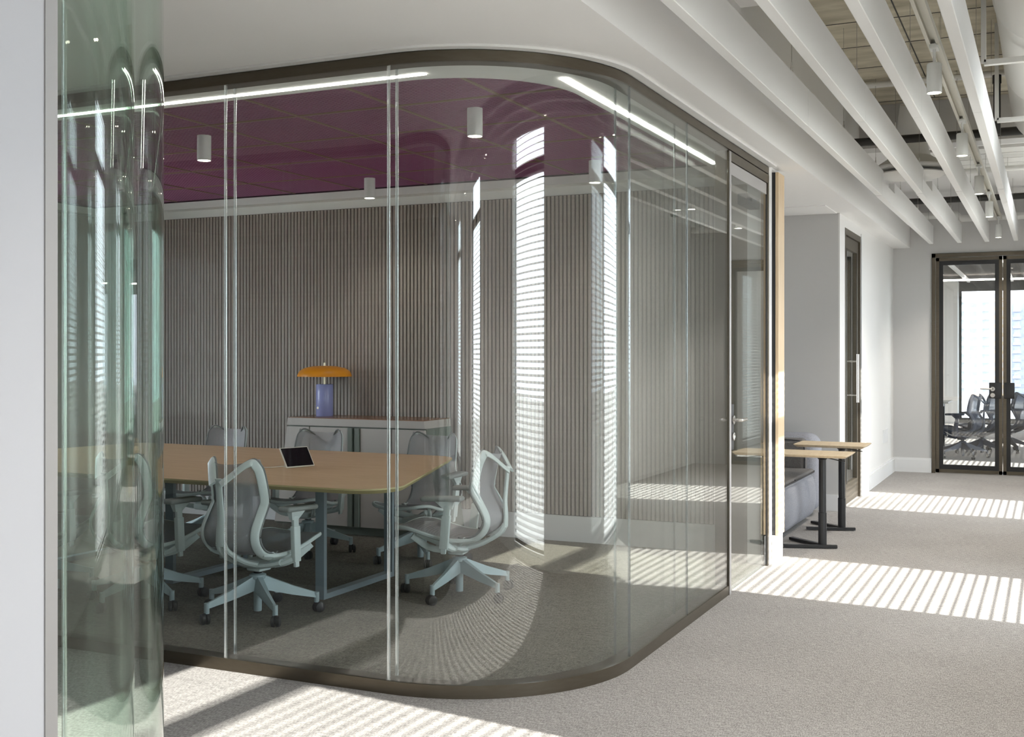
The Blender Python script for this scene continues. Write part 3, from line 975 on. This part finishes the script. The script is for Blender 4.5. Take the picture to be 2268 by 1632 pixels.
    # arms
    for s in (-1, 1):
        am = MB()
        am.sweep([(s * .10, -.03, .292), (s * .20, -.025, .306), (s * .262, -.005, .335)], [.024, .022, .02], [.018, .018, .024], seg=8, smooth=4)
        def lean(v, s=s):
            k = (v.z - .32)
            return Vector((v.x + s * (.272 + .05 * k), v.y + .005 - .10 * k, v.z))
        am.rbox(-.015, .015, -.026, .026, .318, .515, .005, 2, lean)
        am.rbox(-.010, .010, -.015, .015, .288, .325, .004, 2, lean)
        am.rbox(-.011, .011, -.021, .019, .505, .575, .004, 2, lean)
        y0 = -.02
        am.add([(s * .272, y0 - .03, .55), (s * .292, y0 - .03, .55), (s * .292, y0 + .02, .55), (s * .272, y0 + .02, .55),
                (s * .264, y0 - .045, .595), (s * .300, y0 - .045, .595), (s * .300, y0 + .07, .595), (s * .264, y0 + .07, .595)],
               [(3, 2, 1, 0), (4, 5, 6, 7), (0, 1, 5, 4), (1, 2, 6, 5), (2, 3, 7, 6), (3, 0, 4, 7)])
        ar = am.build('armrest', frame, t)
        MB().rbox(s * .282 - .042, s * .282 + .042, -.115, .135, .593, .621, .013, 3,
                  lambda v: Vector((v.x, v.y, v.z + (.006 if v.y < -.05 else 0)))).build('arm_pad', 'arm_grey' if frame == 'mint' else frame, ar)
    # base
    MB().cyl((0, 0, 0), .023, .205, .262, 16).build('gas_lift', 'rubber', t)
    MB().lathe([(.021, .022), (.0225, .03), (.024, .19), (.046, .205), (.046, .225), (.03, .232)], (0, 0, 0), 20).build('column', base, t)
    for k in range(5):
        a = 2 * PI * k / 5
        ca, sa = math.cos(a), math.sin(a)
        def rot(p):
            return (p[0] * ca - p[1] * sa, p[0] * sa + p[1] * ca, p[2])
        P = []
        for r_, hw, z0, z1 in ((.02, .034, .148, .226), (.19, .021, .108, .156), (.318, .015, .086, .114)):
            P.append([rot((r_, -hw * 1.05, z0)), rot((r_, hw * 1.05, z0)), rot((r_, hw * .45, z1)), rot((r_, -hw * .45, z1))])
        lg = MB()
        vs = [p for q in P for p in q]
        fs = [(0, 1, 2, 3), (11, 10, 9, 8)]
        for i in (0, 1):
            for e in range(4):
                fs.append((i * 4 + e, i * 4 + (e + 1) % 4, i * 4 + 4 + (e + 1) % 4, i * 4 + 4 + e))
        lg.add(vs, fs)
        c = rot((.322, 0, 0))
        lg.cyl((c[0], c[1], 0), .0145, .058, .114, 12)
        leg = lg.build('base_leg', base, t, angle=25)
        w = MB()
        c = rot((.333, 0, 0))
        aw = a + .6 + 1.3 * k
        for s in (-1, 1):
            prof = [(.012, s * .004), (.029, s * .005), (.030, s * .010), (.029, s * .020), (.022, s * .025), (.004, s * .026)]
            vs, fs = [], []
            nn = len(prof)
            for q in range(18):
                b = 2 * PI * q / 18
                for r_, ax in prof:
                    lx, lz = r_ * math.cos(b), r_ * math.sin(b)
                    vs.append((c[0] + lx * math.cos(aw) - ax * math.sin(aw), c[1] + lx * math.sin(aw) + ax * math.cos(aw), .030 + lz))
            for q in range(18):
                q2 = (q + 1) % 18
                fs += [(q * nn + i, q2 * nn + i, q2 * nn + i + 1, q * nn + i + 1) for i in range(nn - 1)]
            fs.append(tuple(q * nn + nn - 1 for q in range(18)))
            w.add(vs, fs)
        w.cyl((c[0], c[1], 0), .009, .02, .062, 8)
        w.build('caster', 'rubber', leg)
    return t


M['arm_grey'] = mat('warm grey arm pad', (0.33, 0.35, 0.335), 0.6)
BASE_PARTS = ('base_leg', 'column')


def place(src, x, y, yaw, phase, label, grp):
    """yaw turns the upper part; phase is the heading of the first base leg"""
    t = copy_tree(src)
    t.location = (x, y, 0)
    t.rotation_euler = (0, 0, yaw)
    for c in t.children:
        if c.name.split('.')[0] in BASE_PARTS:
            c.rotation_euler = (0, 0, phase - yaw)
    return tag(t, label, 'chair', grp)


R_ = math.radians
ch = make_chair('mint', 'mint_metal', 'mesh')
G1 = 'pale mint mesh office chairs around the meeting table'
place(ch, -3.985, 5.238, R_(-5), R_(35.5), 'pale mint mesh office chair with its back to the front glass, nearest the tablet', G1)
place(ch, -3.215, 6.18, R_(99), R_(-19.5), 'pale mint mesh office chair at the right end of the table, nearest the curved glass', G1)
place(ch, -4.78, 5.225, R_(-4), R_(51), 'pale mint mesh office chair mostly hidden behind the edge of the curved green glass', G1)
place(ch, -5.62, 5.20, R_(3), R_(50), 'pale mint mesh office chair seen through the curved green glass', G1)
place(ch, -4.0, 7.10, R_(177), R_(20), 'mesh office chair across the table, in front of the sideboard right end', G1)
place(ch, -4.92, 7.06, R_(184), R_(-55), 'mesh office chair on the far side of the table, just below the orange lamp', G1)
place(ch, -5.83, 7.10, R_(176), R_(35), 'mesh office chair on the far side of the table, in front of bare slats', G1)
for c in list(ch.children_recursive) + [ch]:
    bpy.data.objects.remove(c)

# ------------------------------------------------------------------ meeting table
tb = thing('meeting_table', 'long oak meeting table with rounded corners and blue grey steel legs', 'table', (0, 0, 0))


def round_poly(pts, rs, n=8):
    out = []
    m_ = len(pts)
    for i in range(m_):
        p, a, b = Vector(pts[i]), Vector(pts[i - 1]), Vector(pts[(i + 1) % m_])
        d1, d2 = (a - p).normalized(), (b - p).normalized()
        r = rs[i]
        ang = d1.angle(d2) / 2
        dist = r / math.tan(ang)
        c = p + (d1 + d2).normalized() * (r / math.sin(ang))
        s, e = p + d1 * dist - c, p + d2 * dist - c
        a0, a1 = math.atan2(s.y, s.x), math.atan2(e.y, e.x)
        da = (a1 - a0 + PI) % (2 * PI) - PI
        for k in range(n + 1):
            t = a0 + da * k / n
            out.append((c.x + r * math.cos(t), c.y + r * math.sin(t)))
    return out


TP = [(-6.95, 5.135), (-3.05, 5.125), (-3.70, 7.05), (-6.55, 7.12)]
TPo = round_poly(TP, [.16, .22, .22, .16])
ctr = Vector((-5.0, 6.08))
ins = [((x - ctr.x) * .988 + ctr.x, (y - ctr.y) * .975 + ctr.y) for x, y in TPo]
n = len(TPo)
MB().add([(x, y, .741) for x, y in TPo], [tuple(range(n))]).build('table_top', 'wood_top', tb, False)
eb = MB()
eb.add([(x, y, .7409) for x, y in TPo] + [(x, y, .732) for x, y in TPo] + [(x, y, .712) for x, y in ins],
       [(i, (i + 1) % n, (i + 1) % n + n, i + n) for i in range(n)] + [(i + n, (i + 1) % n + n, (i + 1) % n + 2 * n, i + 2 * n) for i in range(n)] + [tuple(range(2 * n, 3 * n))])
eb.build('table_edge', 'wood_edge', tb, angle=30)
for x in (-3.89, -5.02, -6.2):
    lm = MB()
    lm.box(x - .03, x + .03, 5.70, 5.73, 0, .70).box(x - .03, x + .03, 6.475, 6.505, 0, .70)
    lm.box(x - .03, x + .03, 5.73, 6.475, 0, .035).box(x - .03, x + .03, 5.73, 6.475, .665, .70)
    lm.build('leg_frame', 'steel_blue', tb, False)
MB().box(-6.3, -3.8, 5.74, 5.78, .66, .71).box(-6.3, -3.8, 6.42, 6.46, .66, .71).build('under_rail', 'steel_blue', tb, False)
box('cable_box', 'black', -4.35, -4.2, 5.62, 5.70, .655, .71, tb)

# tablet on the table
tv = Vector((-4.184 + 4.25, 6.071 - 5.883, 0))
td = thing('tablet', 'black screened tablet with cream rim leaning back on the oak table', 'tablet', (-4.217, 5.977, .7415), math.atan2(tv.y, tv.x))
ti = R_(34)
def tilt(v):
    return Vector((v.x, -.0 + v.y * math.cos(ti) + v.z * math.sin(ti), -v.y * math.sin(ti) * 1 + v.z * math.cos(ti) + .004))
MB().rbox(-.105, .105, 0, .010, 0, .142, .0045, 3, tilt).build('tablet_shell', 'tablet_w', td)
MB().rbox(-.099, .099, -.0012, .003, .006, .136, .001, 1, tilt).build('screen', 'screen', td, False)
MB().add([(-.07, .012, 0), (.07, .012, 0), (.07, .085, 0), (-.07, .085, 0), (-.07, .024, .03), (.07, .024, .03), (.07, .062, .055), (-.07, .062, .055)],
         [(3, 2, 1, 0), (4, 5, 6, 7), (0, 1, 5, 4), (1, 2, 6, 5), (2, 3, 7, 6), (3, 0, 4, 7)]).build('stand_wedge', 'tablet_w', td)
MB().sweep([(-.07, .05, .01), (-.16, .10, .004), (-.26, .22, .004), (-.3, .34, .004)], .003, seg=6, smooth=5).build('cable', 'tablet_w', td)

# ------------------------------------------------------------------ sideboard and lamp
sb = thing('sideboard', 'greige sideboard with warm wood top and flared sides against the slat wall', 'sideboard', (-5.0, 7.8, 0))
def fl(z):      # half width at height z
    return .635 + (.92 - z) * .16
Y1 = .43
MB().hexa([(-fl(.06) + .01, .022, .06), (fl(.06) - .01, .022, .06), (fl(.06) - .01, Y1, .06), (-fl(.06) + .01, Y1, .06),
           (-fl(.865), .022, .865), (fl(.865), .022, .865), (fl(.865), Y1, .865), (-fl(.865), Y1, .865)]).build('carcass', 'sage', sb, False)
MB().hexa([(-fl(.866), .0, .866), (fl(.866), .0, .866), (fl(.866), Y1, .866), (-fl(.866), Y1, .866),
           (-fl(.925), .0, .925), (fl(.925), .0, .925), (fl(.925), Y1, .925), (-fl(.925), Y1, .925)]).build('top_rail', 'greige', sb, False)
box('cabinet_top', 'walnut', -fl(.925) + .004, fl(.925) - .004, .006, Y1, .9251, .931, sb)
box('plinth', 'sage', -.6, .6, .06, Y1 - .02, 0, .06, sb)
dx = [-1, -.42, -.055, .055, .345, 1]
for k in range(5):
    if k == 2:
        continue
    a, b = dx[k], dx[k + 1]
    def ex(u, z):
        return u * fl(z) if abs(u) > .99 else u
    g = .005
    za, zb = .075, .855
    MB().hexa([(ex(a, za) + g, 0, za), (ex(b, za) - g, 0, za), (ex(b, za) - g, .02, za), (ex(a, za) + g, .02, za),
               (ex(a, zb) + g, 0, zb), (ex(b, zb) - g, 0, zb), (ex(b, zb) - g, .02, zb), (ex(a, zb) + g, .02, zb)]).build('cabinet_door', 'greige', sb, False)
box('door_pull', 'sage', -.052, -.012, -.012, .02, .075, .855, sb)
box('door_pull', 'sage', .012, .052, -.012, .02, .075, .855, sb)

lp = thing('table_lamp', 'mushroom table lamp with orange shade and lavender base on the sideboard', 'lamp', (-5.445, 8.05, .9312))
MB().lathe([(.068, 0), (.071, .004), (.071, .256), (.066, .262)], (0, 0, 0), 36).build('lamp_base', 'lamp_b', lp)
MB().cyl((0, 0, 0), .0085, .26, .44, 14).build('lamp_stem', 'brass', lp)
MB().lathe([(.225, .326), (.222, .342), (.205, .372), (.165, .396), (.10, .410), (.03, .414), (.012, .414), (.012, .410), (.10, .406), (.163, .392), (.201, .369), (.218, .341), (.221, .326)], (0, 0, 0), 48).build('lamp_shade', 'lamp_y', lp)
MB().lathe([(.010, 0), (.010, .012), (.013, .018), (.008, .024)], (-.02, -.070, .068), 14, 'Y').build('dimmer_knob', 'brass', lp)
MB().lathe([(.004, .332), (.020, .337), (.024, .355), (.018, .375), (.010, .39)], (0, 0, 0), 16).build('bulb', mat('warm bulb', (1, .8, .5), .4, emit=(1, .55, .2), estr=25), lp)

# ------------------------------------------------------------------ sofa alcove
so = thing('sofa', 'rounded grey upholstered sofa in the alcove beyond the wood panel', 'sofa', (0, 0, 0))
def bulge(v):
    k = max(0, (v.x + 2.3) / .5)
    zz = (v.z - .02) / .41
    dx_ = .05 * k * math.sin(PI * min(1, max(0, zz))) + .012 * k * math.sin(v.y * 9.0) * zz
    return Vector((v.x + dx_, v.y, v.z))
def fine_box(x0, x1, y0, y1, z0, z1, r, tf, cuts=10):
    bm = bmesh.new()
    bmesh.ops.create_cube(bm, size=1)
    for v in bm.verts:
        v.co = Vector((x0 + (v.co.x + .5) * (x1 - x0), y0 + (v.co.y + .5) * (y1 - y0), z0 + (v.co.z + .5) * (z1 - z0)))
    bmesh.ops.bevel(bm, geom=bm.edges[:] + bm.verts[:], offset=r, segments=5, profile=0.5, affect='EDGES', clamp_overlap=True)
    bmesh.ops.subdivide_edges(bm, edges=[e for e in bm.edges if e.calc_length() > .12], cuts=cuts, use_grid_fill=True)
    bm.verts.index_update()
    mb = MB().add([tf(v.co.copy()) for v in bm.verts], [tuple(v.index for v in f.verts) for f in bm.faces])
    bm.free()
    return mb
fine_box(-2.75, -1.88, 8.52, 10.33, .02, .425, .07, bulge).build('seat_base', 'sofa', so, angle=80)
fine_box(-2.72, -1.87, 8.54, 10.31, .405, .44, .017, lambda v: v, 2).build('seat_top', 'sofa_in', so, angle=80)
MB().sweep([(-1.852, 8.58, .418), (-1.852, 9.4, .42), (-1.852, 10.2, .42), (-1.87, 10.32, .42)], .005, seg=6).build('seam', 'piping', so)
MB().sweep([(-1.86, 9.45, .424), (-2.3, 9.45, .443), (-2.7, 9.45, .443)], .004, seg=6).build('seam', 'piping', so)
fine_box(-2.98, -1.86, 10.34, 10.74, .03, .735, .12, lambda v: v, 3).build('end_arm', 'sofa', so, angle=80)
fine_box(-2.9, -1.94, 10.29, 10.45, .40, .70, .045, lambda v: v, 3).build('arm_cushion', 'sofa_in', so, angle=80)
MB().sweep([(-2.8, 10.30, .69), (-2.07, 10.30, .685), (-1.97, 10.30, .65), (-1.95, 10.30, .58), (-1.95, 10.30, .43)], .006, seg=6, smooth=5).build('seam', 'piping', so)
fine_box(-3.08, -2.70, 8.51, 10.70, .03, .735, .10, lambda v: v, 3).build('backrest', 'sofa', so, angle=80)


def side_table(x, y, z, label):
    t = thing('side_table', label, 'table', (x, y, 0), 0, 'laptop side tables')
    tp = MB()
    P0 = round_poly([(-.36, -.20), (.21, -.21), (.21, .21), (-.36, .22)], [.02] * 4, 3)
    P1 = [(px_ * .93 - .005, py_ * .87) for px_, py_ in P0]
    n = len(P0)
    tp.add([(a, b, z) for a, b in P0] + [(a, b, z - .004) for a, b in P0] + [(a, b, z - .022) for a, b in P1],
           [tuple(range(n)), tuple(range(2 * n, 3 * n))[::-1]] + [(i, (i + 1) % n, (i + 1) % n + n, i + n) for i in range(n)] + [(i + n, (i + 1) % n + n, (i + 1) % n + 2 * n, i + 2 * n) for i in range(n)])
    tp.build('table_top', 'wood_ash', t, angle=20)
    MB().lathe([(.031, .02), (.031, .26), (.027, .262), (.027, z - .05), (.045, z - .03), (.06, z - .0225)], (0, 0, 0), 24).build('column', 'black', t)
    ft = MB()
    for a, b in (((.11, -.02), (-.26, -.14)), ((.0, .0), (-.28, .23))):
        d = Vector((b[0] - a[0], b[1] - a[1])).normalized()
        nn = Vector((-d.y, d.x)) * .019
        ft.prism([(a[0] + nn.x, a[1] + nn.y), (b[0] + nn.x, b[1] + nn.y), (b[0] - nn.x, b[1] - nn.y), (a[0] - nn.x, a[1] - nn.y)], .006, .026)
    ft.build('foot', 'black', t, False)
    MB().sweep([(.03, .0, z - .035), (.12, -.02, z - .05), (.17, -.03, z - .055)], .004, seg=6).build('height_lever', 'black', t)


side_table(-1.54, 8.83, .705, 'pale ash side table on black column, nearer the wood panel')
side_table(-1.55, 9.78, .705, 'pale ash side table on black column, farther one beside the sofa end')

# ------------------------------------------------------------------ bronze door on the corridor wall
d2 = thing('door_2', 'bronze framed glass door seen edge on in the corridor wall', 'door', (0, 0, 0), kind='structure')
MB().box(GX - .12, GX + .004, 11.19, 11.245, 0, 2.63).box(GX - .12, GX + .004, 12.115, 12.17, 0, 2.63).box(GX - .12, GX + .004, 11.245, 12.115, 2.57, 2.63).build('door_frame', 'bronze', d2, False)
MB().box(GX - .06, GX - .012, 11.25, 11.36, .01, 2.565).box(GX - .06, GX - .012, 12.0, 12.11, .01, 2.565).box(GX - .06, GX - .012, 11.36, 12.0, .01, .20).box(GX - .06, GX - .012, 11.36, 12.0, 2.45, 2.565).build('door_leaf', 'bronze', d2, False)
MB().box(GX - .011, GX - .009, 11.35, 11.37, .2, 2.45).box(GX - .011, GX - .009, 11.99, 12.01, .2, 2.45).build('glazing_bead', 'black', d2, False)
box('pane', 'glass', GX - .04, GX - .03, 11.36, 12.0, .2, 2.45, d2)
hp = MB()
hp.sweep([(GX + .05, 11.66, .97), (GX + .05, 11.66, 1.44)], .013, seg=12)
for z in (1.04, 1.37):
    hp.sweep([(GX - .03, 11.66, z), (GX + .05, 11.66, z)], .008, seg=8)
hp.build('pull_bar', 'steel', d2)

# ------------------------------------------------------------------ double doors at the corridor end
d3 = thing('door_3', 'double glass doors in bronze frames closing the corridor', 'door', (0, 0, 0), kind='structure')
fr = MB()
D0, D1, DM = -1.295, 0.315, -0.505
fr.box(D0, D0 + .04, ENDY - .03, ENDY + .06, 0, 2.65).box(D1 - .04, D1, ENDY - .03, ENDY + .06, 0, 2.65).box(D0, D1, ENDY - .03, ENDY + .06, 2.605, 2.65)
fr.build('door_frame', 'bronze', d3, False)
box('threshold', 'steel', D0 + .04, D1 - .04, ENDY - .02, ENDY + .05, 0, .008, d3)
for a, b in ((D0 + .043, DM - .003), (DM + .003, D1 - .043)):
    lf = MB()
    zt = 2.602
    lf.box(a, a + .038, ENDY, ENDY + .045, .01, zt).box(b - .038, b, ENDY, ENDY + .045, .01, zt).box(a, b, ENDY, ENDY + .045, .01, .05).box(a, b, ENDY, ENDY + .045, zt - .04, zt)
    lo = lf.build('door_leaf', 'bronze', d3, False)
    e = .065
    MB().box(a + .038, a + .038 + .045, ENDY + .012, ENDY + .03, .05, zt - .04).box(b - .083, b - .038, ENDY + .012, ENDY + .03, .05, zt - .04).box(a + .083, b - .083, ENDY + .012, ENDY + .03, .05, .105).box(a + .083, b - .083, ENDY + .012, ENDY + .03, zt - .09, zt - .04).build('black_border', 'black', lo, False)
    box('pane', 'glass', a + .083, b - .083, ENDY + .016, ENDY + .026, .105, zt - .09, lo)
lk = MB()
lk.rbox(-.655, -.52, ENDY - .012, ENDY + .05, .91, 1.10, .008, 2).rbox(-.49, -.375, ENDY - .012, ENDY + .05, .91, 1.10, .008, 2)
lk.build('lock_case', 'black', d3)
hh = MB()
hh.lathe([(.026, 0), (.026, -.008)], (-.615, ENDY - .012, 1.025), 18, 'Y').lathe([(.026, 0), (.026, -.008)], (-.615, ENDY - .012, .95), 18, 'Y')
hh.sweep([(-.615, ENDY - .015, 1.025), (-.615, ENDY - .06, 1.025), (-.64, ENDY - .065, 1.025), (-.75, ENDY - .065, 1.027)], .009, seg=8, smooth=3)
hh.build('lever_handle', 'steel', d3)

# ------------------------------------------------------------------ office beyond the doors
struct(box('wall_office_left', 'beige', LX, -3.6, ENDY + .15, 26.3, 0, SLAB), 'wall of the office beyond the double doors', 'wall')
op_ = MB().box(-3.6, -1.72, 25.5, 26.0, 0, SLAB)
struct(op_.build('wall_office_end', 'white', None, False), 'pale pier beside the office end window', 'wall')
struct(box('ceiling_office', 'charcoal', -3.6, WX0, ENDY + .15, 26.0, 2.93, 2.98), 'dark ceiling of the office beyond the double doors', 'ceiling')
we2 = thing('window_10', 'wide office end window facing the apartment towers', 'window', (0, 0, 0), kind='structure')
MB().box(-1.72, WX0, 25.9, 25.98, 0, .10).box(-1.72, WX0, 25.9, 25.98, 2.74, 2.94).box(-1.72, -1.67, 25.9, 25.98, .1, 2.74).box(WX0 - .05, WX0, 25.9, 25.98, .1, 2.74).build('window_frame', 'pipe', we2, False)
box('pane', 'glass_dim', -1.67, WX0 - .05, 25.935, 25.943, .1, 2.74, we2)
for k, y in enumerate((19.0, 23.5)):
    t = tag(box('linear_light', 'led', -3.4, .6, y - .02, y + .02, 2.82, 2.85), 'thin glowing line of light across the office ceiling, %s one' % ('nearer', 'farther')[k], 'light', 'office light lines')
for k, x in enumerate((-1.5, -.7, .1)):
    t = tag(box('ceiling_baffle', 'baffle', x, x + .05, 15.6, 25.0, 2.87, 2.925), 'white baffle on the office ceiling beyond the doors, %s' % ('by the pier', 'middle one', 'by the windows')[k], 'baffle', 'office baffles')
dk = thing('desk', 'pale topped desk on black legs beyond the double doors', 'desk', (-2.05, 18.2, 0))
box('desk_top', 'desk', -.8, .72, -.4, .4, .72, .745, dk)
MB().box(.56, .62, -.34, -.26, 0, .72).box(.56, .62, .26, .34, 0, .72).box(.56, .62, -.34, .34, .02, .06).box(.56, .62, -.34, .34, .66, .72).build('leg_frame', 'black', dk, False)
MB().box(-.72, -.66, -.34, -.26, 0, .72).box(-.72, -.66, .26, .34, 0, .72).box(-.72, -.66, -.34, .34, .02, .06).build('leg_frame', 'black', dk, False)
nav = make_chair('navy', 'navy', 'navy_mesh')
G2 = 'navy office chairs beyond the double doors'
place(nav, -1.10, 17.25, R_(75), R_(10), 'navy mesh office chair beyond the glass doors, closest to the desk', G2)
place(nav, -.88, 17.9, R_(70), R_(40), 'navy mesh office chair beyond the glass doors, middle of the three', G2)
place(nav, -.55, 18.55, R_(66), R_(5), 'navy mesh office chair beyond the glass doors, farthest from the desk', G2)
for c in list(nav.children_recursive) + [nav]:
    bpy.data.objects.remove(c)

# ------------------------------------------------------------------ the city outside
struct(box('ground_outside', 'ground', -900, 900, -600, 1500, -40, -38), 'pale ground of the city outside', 'ground')


def tower(name, label, x0, x1, y, z0, floors, fh, bay, wallm, panelm, every):
    t = thing(name, label, 'building', ((x0 + x1) / 2, y, z0))
    hw = (x1 - x0) / 2
    MB().box(-hw, hw, 0, 18, -40 - z0 + z0, floors * fh).build('tower_wall', wallm, t, False)
    nb = int((x1 - x0) / bay)
    wm = MB().box(-bay * .3, bay * .3, -.15, .2, .9, fh - .5).mesh('window', 'far_win', False)
    bmh = MB().box(-bay * .42, bay * .42, -1.3, 0, -.15, .9).mesh('balcony', wallm, False)
    pmh = MB().box(-bay * .42, bay * .42, -.3, 0, -.15, .95).mesh('spandrel', panelm, False)
    for f in range(floors):
        for b in range(nb):
            x = -hw + (b + .5) * (2 * hw / nb)
            link('window', wm, t, (x, 0, f * fh))
            if b % every == 0:
                link('balcony', bmh, t, (x, 0, f * fh))
            elif b % every == 1:
                link('spandrel', pmh, t, (x, 0, f * fh))
    return t


tower('apartment_tower', 'white apartment tower with balconies and orange panels seen through the left door', -40, -14.5, 450, -14, 12, 3.1, 4.2, 'facade', 'facade_or', 2)
tower('apartment_tower', 'blue grey apartment tower seen through the right hand door', -13, 14, 470, -14, 11, 3.1, 3.4, 'facade_gr', 'facade', 3)
rf = MB()
rf.add([(-30, 60, -4.6), (14, 60, -4.6), (14, 120, -4.6), (-30, 120, -4.6), (-30, 90, -2.0), (14, 90, -2.0)], [(0, 1, 5, 4), (2, 3, 4, 5), (0, 4, 3), (1, 2, 5), (0, 3, 2, 1)])
tag(rf.build('shed_roof', 'roof', None, False), 'low pale shed roof in front of the towers', 'roof')
